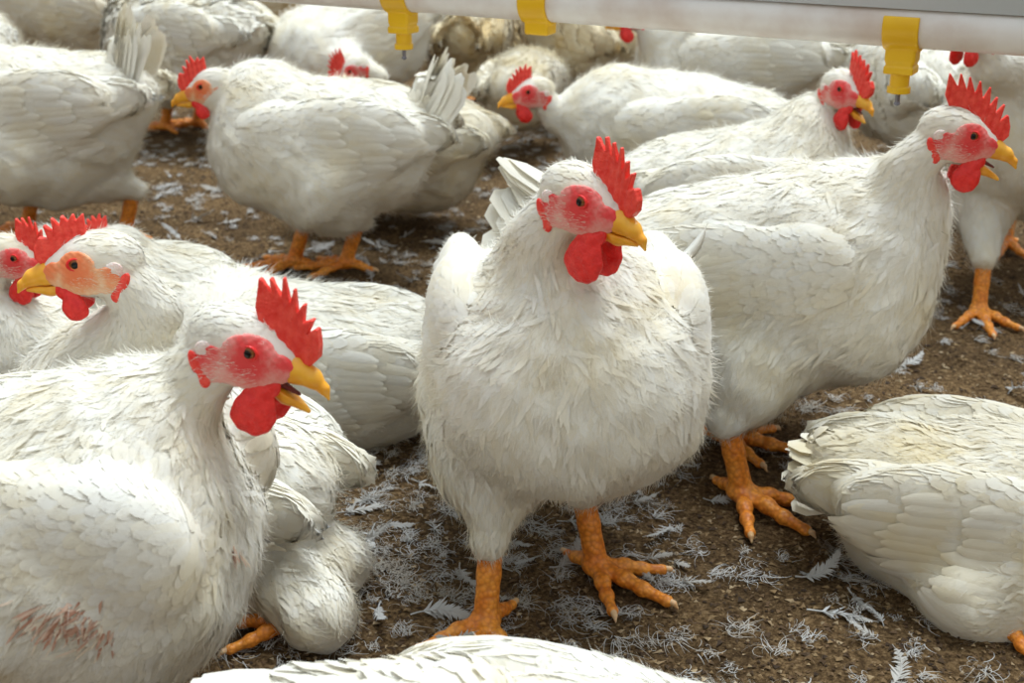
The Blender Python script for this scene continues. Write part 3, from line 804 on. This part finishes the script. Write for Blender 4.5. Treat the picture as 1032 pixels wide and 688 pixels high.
def down():
    rs = np.random.default_rng(9); nc = 1350; per = 22; seg = 7
    cx, cy_ = pick(nc, rs, d1=4.0)
    cs = rs.uniform(.008, .026, nc) * rs.choice([.6, 1, 1.5], nc); head = rs.random(nc) * 2 * PI
    n = nc * per; idx = np.repeat(np.arange(nc), per)
    a = head[idx] + rs.normal(0, .45, n); L = cs[idx] * rs.uniform(.6, 1.5, n); k = rs.normal(0, 3.4, n)
    t = np.linspace(0, 1, seg)
    ang = a[:, None] + k[:, None] * t[None]
    dx = np.cumsum(np.cos(ang) * (L / seg)[:, None], 1); dy = np.cumsum(np.sin(ang) * (L / seg)[:, None], 1)
    x = cx[idx][:, None] + rs.normal(0, .004, (n, 1)) + dx; y = cy_[idx][:, None] + rs.normal(0, .004, (n, 1)) + dy
    z = ground_h(x, y) + .003 + (rs.uniform(0, 1, (n, 1)) ** 2 * .007) * np.sin(t * PI * .8 + .3)[None]
    wd = .00036 * (1.15 - t)[None] * (.7 + .35 * y[:, :1])
    nx, ny = -np.sin(ang), np.cos(ang)
    A = np.stack([x - nx * wd, y - ny * wd, z], -1); B_ = np.stack([x + nx * wd, y + ny * wd, z + .0002], -1)
    V = np.stack([A, B_], 2).reshape(-1, 3)
    j_ = np.arange(seg - 1); qd = np.stack([j_ * 2, j_ * 2 + 1, j_ * 2 + 3, j_ * 2 + 2], -1)[None] + (np.arange(n) * seg * 2)[:, None, None]
    tag(link('down', mk_mesh('down', V, [qd.reshape(-1, 4)], tone=np.repeat(rs.random(n), seg * 2)), M_LOOSE),
        'wispy grey white down fluff matted into the dark litter', 'down', kind='stuff')
down()
# single moulted feathers
def feather_variant(seed):
    rs = np.random.default_rng(seed); L = rs.uniform(.030, .055); bend = rs.normal(0, 1.1); hwm = L * rs.uniform(.13, .22); cur = rs.uniform(.1, .6)
    n = 26; V = []; F = []
    def at(t):
        a = bend * t; 
        return np.array([L * t * math.cos(a * .5), L * t * math.sin(a * .5), .002 + cur * L * .35 * t * t]), a
    for sd in (1, -1):
        for i in range(n):
            t = .12 + .86 * i / n; p, a = at(t)
            wv = hwm * math.sin(min(t * 1.15, 1) * PI) ** .55 * rs.uniform(.75, 1.1) * (1.5 if t < .35 else 1)
            dv = np.array([math.cos(a + sd * rs.normal(.85, .10)), math.sin(a + sd * rs.normal(.85, .10)), rs.normal(.12, .15 if t > .35 else .5)])
            wid = L / n * .62; along = np.array([math.cos(a), math.sin(a), 0]) * wid
            k = len(V); mid = p + dv * wv * .55; tip = p + dv * wv + np.array([0, 0, -.0008])
            V += [p - along, p + along, mid - along, mid + along, tip]; F += [(k, k + 1, k + 3, k + 2), (k + 2, k + 3, k + 4, k + 4)]
    F4 = [f_ for f_ in F if len(set(f_)) == 4]; F3 = [f_[:3] for f_ in F if len(set(f_)) == 3]
    # shaft
    k0 = len(V); ns = 9
    for i in range(ns):
        t = -.12 + 1.08 * i / (ns - 1); p, a = at(max(t, -.1)); r = .0007 * (1.1 - .8 * max(t, 0))
        for b in range(4):
            V.append(p + np.array([-math.sin(a) * math.cos(b * PI / 2), math.cos(a) * math.cos(b * PI / 2), math.sin(b * PI / 2)]) * r)
    for i in range(ns - 1):
        for b in range(4): F4.append((k0 + i * 4 + b, k0 + i * 4 + (b + 1) % 4, k0 + (i + 1) * 4 + (b + 1) % 4, k0 + (i + 1) * 4 + b))
    V = np.array(V); me = mk_mesh('feather', V, [np.array(F4), np.array(F3)], tone=np.full(len(V), rs.random())); me.materials.append(M_LOOSE)
    return me
FV = [feather_variant(40 + k) for k in range(9)]
rs = np.random.default_rng(21); fx, fy_ = pick(290, rs, d1=3.2)
for k in range(len(fx)):
    o = bpy.data.objects.new('feather', FV[k % 9]); C.objects.link(o)
    o.location = (fx[k], fy_[k], float(ground_h(fx[k], fy_[k])) + .001); s = rs.uniform(.6, 1.4)
    o.rotation_euler = (rs.normal(0, .35), rs.normal(0, .25), rs.random() * 2 * PI); o.scale = (s, s, s)
    tag(o, 'small moulted greyish white feather lying loose on the litter', 'feather', 'loose feathers scattered on the litter')

# ------------------------------------------------------------------ drinker line
def drinker_line():
    A = W(1040, 33, 1.17); 
    def on(px, py_h):  # same height as A along the pixel ray
        return G(px, py_h, A[2])
    Bp = on(480, -2.5)
    d = nrm(Bp - A); A2 = A - d * .45; B2 = Bp + d * 2.2; L = np.linalg.norm(B2 - A2)
    root_ = empty('drinker_line', tuple(A2), math.atan2(d[1], d[0]))
    tag(root_, 'long white drinking water pipe with yellow nipples hanging above the flock', 'water pipe')
    def lathe(name, segs, m, x0=0.0, x1=1.0):
        pass
    mw_, t, b = mat('white_plastic_pipe')
    geo = N(t, 'ShaderNodeTexCoord'); n1 = N(t, 'ShaderNodeTexNoise', Scale=14.0, Detail=5.0); t.links.new(geo.outputs['Object'], n1.inputs['Vector'])
    r = ramp(t, n1.outputs[0], [(.40, (.80, .78, .76)), (.72, (.60, .50, .44))]); t.links.new(r.outputs[0], b.inputs['Base Color']); b.inputs['Roughness'].default_value = .35
    rp = .0220
    k = 32; xs = np.linspace(0, L, 60); V = np.array([[x_, rp * math.cos(2 * PI * a / k), rp * math.sin(2 * PI * a / k)] for x_ in xs for a in range(k)])
    F = np.array([[i_ * k + a, i_ * k + (a + 1) % k, (i_ + 1) * k + (a + 1) % k, (i_ + 1) * k + a] for i_ in range(59) for a in range(k)])
    link('water_pipe', mk_mesh('water_pipe', V, [F]), mw_, root_)
    # grey rail riding on the pipe: an open metal channel with lips
    mr, t, b = mat('grey_aluminium'); b.inputs['Base Color'].default_value = (.52, .58, .62, 1); b.inputs['Metallic'].default_value = .6; b.inputs['Roughness'].default_value = .38
    prof = [(-.019, .017), (-.019, .052), (-.014, .056), (.014, .056), (.019, .052), (.019, .017), (.016, .017), (.016, .049), (.012, .052), (-.012, .052), (-.016, .049), (-.016, .017)]
    V = np.array([[x_, y_, z_] for x_ in (0, L) for y_, z_ in prof]); n_ = len(prof)
    F = np.array([[a, (a + 1) % n_, n_ + (a + 1) % n_, n_ + a] for a in range(n_)])
    link('support_rail', mk_mesh('support_rail', V, [F], smooth=False), mr, root_)
    my = fleshy('yellow_plastic', (.78, .44, .005), (.86, .52, .01), rough=.35, scale=20, sss=0, bump=.02)
    ms, t, b = mat('steel_pin'); b.inputs['Base Color'].default_value = (.22, .22, .26, 1); b.inputs['Metallic'].default_value = .8; b.inputs['Roughness'].default_value = .3
    def box(c, h, r_):
        c = np.array(c); h = np.array(h)
        def f(P):
            q_ = np.abs(P - c) - h + r_; return np.linalg.norm(np.maximum(q_, 0), axis=-1) + np.minimum(q_.max(-1), 0) - r_
        return f
    def cyl_x(r_, hx):
        return lambda P: np.maximum(np.hypot(P[:, 1], P[:, 2]) - r_, np.abs(P[:, 0]) - hx)
    def cyl_z(c, r_, z0, z1):
        return lambda P: np.maximum(np.hypot(P[:, 0] - c[0], P[:, 1] - c[1]) - r_, np.maximum(z0 - P[:, 2], P[:, 2] - z1))
    dz = -(rp - .0185)
    def fn(P, short=False):
        P0_ = P; P = P + np.array([0, 0, -dz])
        saddle = np.maximum(cyl_x(rp + .0030, .0175)(P0_), P0_[:, 2] - .010)
        saddle = np.maximum(saddle, -(np.hypot(P0_[:, 1], P0_[:, 2]) - rp + .0005))
        d_ = smin(saddle, box((0, 0, -.024), (.0150, .0125, .009), .003)(P), .002)
        if short: return d_
        d_ = smin(d_, box((0, 0, -.030), (.0135, .0125, .013), .003)(P), .002)
        d_ = smin(d_, box((0, 0, -.040), (.0145, .0135, .004), .0015)(P), .001)
        d_ = smin(d_, cyl_z((0, 0), .0095, -.060, -.04)(P), .0015)
        d_ = smin(d_, box((0, -.009, -.050), (.004, .004, .010), .001)(P), .001)
        d_ = smin(d_, cyl_z((0, 0), .0115, -.0635, -.057)(P), .001)
        d_ = np.maximum(d_, -cyl_z((0, 0), .0045, -.08, -.052)(P))
        return d_
    nme = sdf_mesh('nipple_drinker', fn, (-.022, -.028, -.072), (.022, .028, .028), .0011); nme.materials.append(my)
    nsh = sdf_mesh('nipple_drinker', lambda P: fn(P, True), (-.022, -.028, -.072), (.022, .028, .028), .0011); nsh.materials.append(my)
    pin = union([cap((0, 0, -.045), (0, 0, -.0745), .0024, .0024), ell((0, 0, -.0745), (.0034, .0034, .0018))], .001)
    pme = sdf_mesh('metal_pin', pin, (-.006, -.006, -.08), (.006, .006, -.04), .0007); pme.materials.append(ms)
    c_, s_ = d[0], d[1]
    for px in (913, 545, 405):
        # distance along the pipe whose projection falls on px
        best = min(np.linspace(0, L, 4000), key=lambda u: abs(proj(A2 + d * u)[0] - px))
        nd = link('nipple_drinker', nsh if px == 545 else nme, None, root_, Matrix.Translation((best, 0, 0)))
        if px != 545: link('metal_pin', pme, None, nd, Matrix.Translation((0, 0, dz)))
def proj(p):
    zc = p[1] * CP + (CAMH - p[2]) * SP
    return FW / 2 + p[0] / zc * FPX, FH / 2 + FPX * ((CAMH - p[2]) * CP - p[1] * SP) / zc
drinker_line()

# ------------------------------------------------------------------ the flock
def at_depth(px, D, z):     # point whose column is px, at floor distance D and height z
    zc = D * CP + (CAMH - z) * SP
    return np.array([(px - FW / 2) / FPX * zc, D, z])
def at_y(px, py, D):        # point seen at a pixel at floor distance D
    b = (py - FH / 2) / FPX; k = (SP + b * CP) / (CP - b * SP); z = CAMH - D * k
    return at_depth(px, D, z)

# central hen
A_HEN = hen('white hen standing in the middle, chest to the viewer, head turned right', at_depth(566, 1.10, .2), -88, S=1.0, bz=.232, pitch=14,
    head=at_y(583, 196, .975), hyaw=-42, hpitch=-10, hs=1.04, feet=[G(600, 580), G(490, 636)], fyaws=(-38, -108), tail_len=0.03, tail_el=10,
    neck_up=.12, neck_fwd=-.01, watt=1.3, q=1.35, seed=1, wk=1.08, neck_r=0.76, combk=0.86, lenk=0.92, wing_drop=0.022)
# one feather standing off her wing
def stray():
    a, b = at_y(676, 271, 1.20), at_y(713, 225, 1.22); n = 12; V = []
    for i in range(n + 1):
        t = i / n; p = a + (b - a) * t + np.array([.005, 0, -.003]) * math.sin(t * PI)
        wv = .0062 * math.sin(min(.12 + t * .95, 1) * PI) ** .7 if t < .98 else .0006
        d = nrm(b - a); sdv = nrm(np.cross(d, [0, 1, 0]))
        for c, dy in ((-1, .0), (0, -.0016), (1, .0), (0, .0012)): V.append(p + sdv * c * wv + np.array([0, dy, 0]))
    F = [(i * 4 + k, i * 4 + (k + 1) % 4, (i + 1) * 4 + (k + 1) % 4, (i + 1) * 4 + k) for i in range(n) for k in range(4)]
    V = np.array(V); inv = A_MAT.inverted(); V = np.array([inv @ Vector(v) for v in V])
    link('stray_feather', mk_mesh('stray_feather', V, [np.array(F)], tone=np.full(len(V), .1)), M_FE, A_HEN)
A_MAT = Matrix.Translation(A_HEN.location) @ A_HEN.rotation_euler.to_matrix().to_4x4()
stray()
# left foreground hen
hen('large white hen cut by the left edge, open beak, biggest in front', at_depth(5, .84, .2), -8, S=1.04, bz=.180, pitch=8,
    head=at_y(239, 343, .83), hyaw=-14, hpitch=-14, hs=1.08, feet=[], tail_len=.1, tail_el=20,
    neck_up=.08, neck_fwd=.03, watt=1.15, open_=22, q=1.5, seed=2, combk=0.88, wingf=.07, stains_and_crease=[(72, 612, 22, 8, 70, .028), (108, 622, 10, 14, 45, .028), (232, 546, 5, 4, 8, .02)], wingy=-.010, wing_drop=.012)  # first two groups are soiling, the last paints the dark wing crease
# hen looking left, body running behind the foreground hen
hen('white hen facing left with yellow beak, behind the large foreground hen', at_depth(158, 1.10, .12), 160, S=.90, bz=.112, pitch=8,
    head=at_y(102, 262, 1.08), hyaw=188, hpitch=-4, hs=1.12, feet=[G(310, 590), G(296, 640)], fyaws=(170, 170), tail_len=.0, comb=2, watt=.72, q=1.0, seed=3, orange=True, combk=0.85, neck_up=.08, raise_=-.05)
# big hen on the right
hen('large white hen facing right in profile with open beak, right of centre', at_depth(762, 1.39, .2), -14, S=1.08, bz=.210, pitch=10,
    head=at_y(960, 133, 1.30), hyaw=-12, hpitch=-12, hs=1.06, feet=[G(726, 448), G(746, 505)], fyaws=(-20, -50), tail_len=.13, tail_el=24, watt=1.0, open_=24, q=1.1, seed=5, comb=1, combk=.95, neck_up=.06, neck_fwd=.10, tailz=.028, spread=0.35, tailw=2.8, lenk=1.0)
# lying hen lower right
hen('white hen lying down at the lower right, tail to the left', at_depth(1035, 1.07, .1), -20, S=0.95, bz=0.066, pitch=0, hk=0.86,
    head=at_depth(1260, .95, .22), hyaw=-20, feet=[G(1090, 570), G(1000, 632)], tail_len=.085, tail_el=2, q=1.2, seed=6, m=M_FE_CREAM, raise_=-.06, fyaws=(-20, -35), tailw=1.5, spread=0.35)
# hen at the bottom edge
hen('white hen at the bottom edge, only its back and tail in view', at_depth(640, .610, .2), -8, S=.98, bz=.080, pitch=-7,
    head=at_depth(1300, .50, .24), hyaw=-10, feet=[], tail_len=.115, tail_el=12, q=1.4, seed=7, lenk=1.05, tailw=1.5, spread=0.6, tailz=.036)
# lying hen between
hen('white hen lying behind the foreground head, rounded back showing', at_depth(305, 1.42, .1), 176, S=.92, bz=.085, pitch=2,
    head=at_y(250, 375, 1.38), hyaw=180, feet=[], tail_len=.0, q=.8, seed=8, m=M_FE)
hen('white hen lying behind the yellow-beaked hen at left, back and comb showing', at_depth(116, 1.63, .1), 176, S=0.86, bz=.085, pitch=2,
    head=at_y(118, 246, 1.62), hyaw=180, feet=[], tail_len=.09, tail_el=20, q=.7, seed=9, comb=2, combk=0.9)
hen('white hen at the left edge facing right, red comb and wattles', at_depth(6, 1.38, .1), -62, S=0.86, bz=.11, pitch=6,
    head=at_y(8, 256, 1.30), hyaw=-8, hpitch=-10, hs=0.9, feet=[], tail_len=.10, tail_el=50, q=.8, seed=10, watt=1.1, neck_up=.05, combk=0.85)
# top left
hen('plump white hen standing at the upper left edge, upright tail', at_depth(30, 2.22, .2), 176, S=1.12, bz=.232, pitch=-4,
    head=at_depth(-110, 2.2, .40), hyaw=180, feet=[G(128, 244), G(30, 240)], fyaws=(180, 180), tail_len=.12, tail_el=88, q=.55, seed=11, spread=0.3, tailw=1.6)
hen('white hen facing left with orange face, standing left of the middle', at_depth(324, 2.04, .2), 178, S=1.04, bz=.228, pitch=2, hk=.90,
    head=at_y(216, 86, 2.02), hyaw=186, hpitch=-10, hs=1.08, feet=[G(350, 274), G(298, 272)], fyaws=(180, 185), tail_len=.12, tail_el=68, q=.7, seed=12, comb=2, watt=.7, orange=True, spread=0.5, tailw=2, lenk=0.93)
hen('white hen seen from behind with ruffled tail, past the upper left hen', at_depth(188, 3.1, .2), 150, S=1.12, bz=.25, pitch=0,
    head=at_depth(90, 3.4, .42), hyaw=150, feet=[G(168, 136), G(200, 130)], fyaws=(150, 150), tail_len=.08, tail_el=15, q=.35, seed=13, fl=.008, spread=1.6)
hen('cream hen at the top left corner, partly hidden', at_depth(60, 3.6, .2), 170, S=1.1, bz=.25, head=at_depth(10, 3.5, .42), hyaw=180, feet=[], tail_len=.08, q=.3, seed=14, m=M_FE_CREAM, watt=.7)
hen('white hen at the left edge, behind the upper left hen', at_depth(-30, 3.1, .2), 100, S=.95, bz=.2, head=at_depth(-60, 3.3, .42), hyaw=120, feet=[], tail_len=.06, q=.3, seed=15)
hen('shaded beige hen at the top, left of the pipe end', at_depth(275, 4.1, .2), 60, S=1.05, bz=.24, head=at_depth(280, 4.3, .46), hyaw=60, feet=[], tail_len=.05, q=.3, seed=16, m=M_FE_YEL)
hen('white hen bending down behind the orange-faced hen', at_depth(352, 3.05, .2), 200, S=1.05, bz=.235, pitch=-16, head=at_y(358, 68, 2.80), hyaw=200, hpitch=-30, feet=[], tail_len=.08, q=.35, seed=17, comb=0, neck_up=.0)
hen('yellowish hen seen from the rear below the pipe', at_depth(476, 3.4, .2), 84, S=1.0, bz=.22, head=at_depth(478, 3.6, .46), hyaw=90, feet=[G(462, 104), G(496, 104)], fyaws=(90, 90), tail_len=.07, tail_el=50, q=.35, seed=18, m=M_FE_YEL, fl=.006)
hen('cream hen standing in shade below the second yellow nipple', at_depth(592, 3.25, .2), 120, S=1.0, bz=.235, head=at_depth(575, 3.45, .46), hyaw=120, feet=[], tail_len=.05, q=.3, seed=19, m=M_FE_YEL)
hen('white hen whose head is behind the pipe, upper middle', at_depth(732, 2.85, .2), 178, S=1.12, bz=.225, pitch=2, head=at_y(641, 16, 2.8), hyaw=185, feet=[], tail_len=.11, tail_el=2, q=.45, seed=20)
hen('white hen lying facing left with red comb, upper middle', at_depth(675, 2.38, .2), 180, S=1.10, bz=.165, pitch=2, head=at_y(540, 92, 2.36), hyaw=190, hpitch=-6, hs=1.08, feet=[], tail_len=.10, tail_el=0, q=.6, seed=21, comb=2, watt=.9, neck_up=.06)
hen('cream hen curled up behind the red-combed hen lying upper middle', at_depth(528, 2.95, .2), 70, S=.75, bz=.16, pitch=2, head=None, feet=[], tail_len=.0, q=.4, seed=22, m=M_FE_CREAM)
hen('white hen facing right with head turned to the viewer', at_depth(750, 1.92, .2), 2, S=.98, bz=.17, pitch=4, head=at_y(848, 88, 1.90), hyaw=-62, hpitch=-8, hs=1.08, feet=[], tail_len=.10, tail_el=-8, q=.7, seed=23, open_=22, comb=0, combk=.9, neck_up=.13)
hen('cream hen lying left of centre, partly behind others', at_depth(390, 2.34, .2), 160, S=1.0, bz=0.15, pitch=-2, head=at_depth(350, 2.3, .24), hyaw=170, feet=[], tail_len=.0, q=.6, seed=24, m=M_FE_CREAM)
hen('white hen behind the pipe at the upper right', at_depth(925, 2.5, .2), 95, S=1.05, bz=.24, pitch=2, head=at_depth(940, 2.7, .46), hyaw=60, feet=[], tail_len=.06, q=.45, seed=25)
hen('white hen drinking at the right edge, orange feet showing', at_depth(1035, 1.98, .2), -128, S=1.0, bz=.25, pitch=22, head=at_y(990, 30, 1.80), hyaw=-150, hpitch=10, feet=[G(1012, 252), G(985, 322)], fyaws=(-120, -95), tail_len=.08, q=.6, seed=26, neck_up=.12)
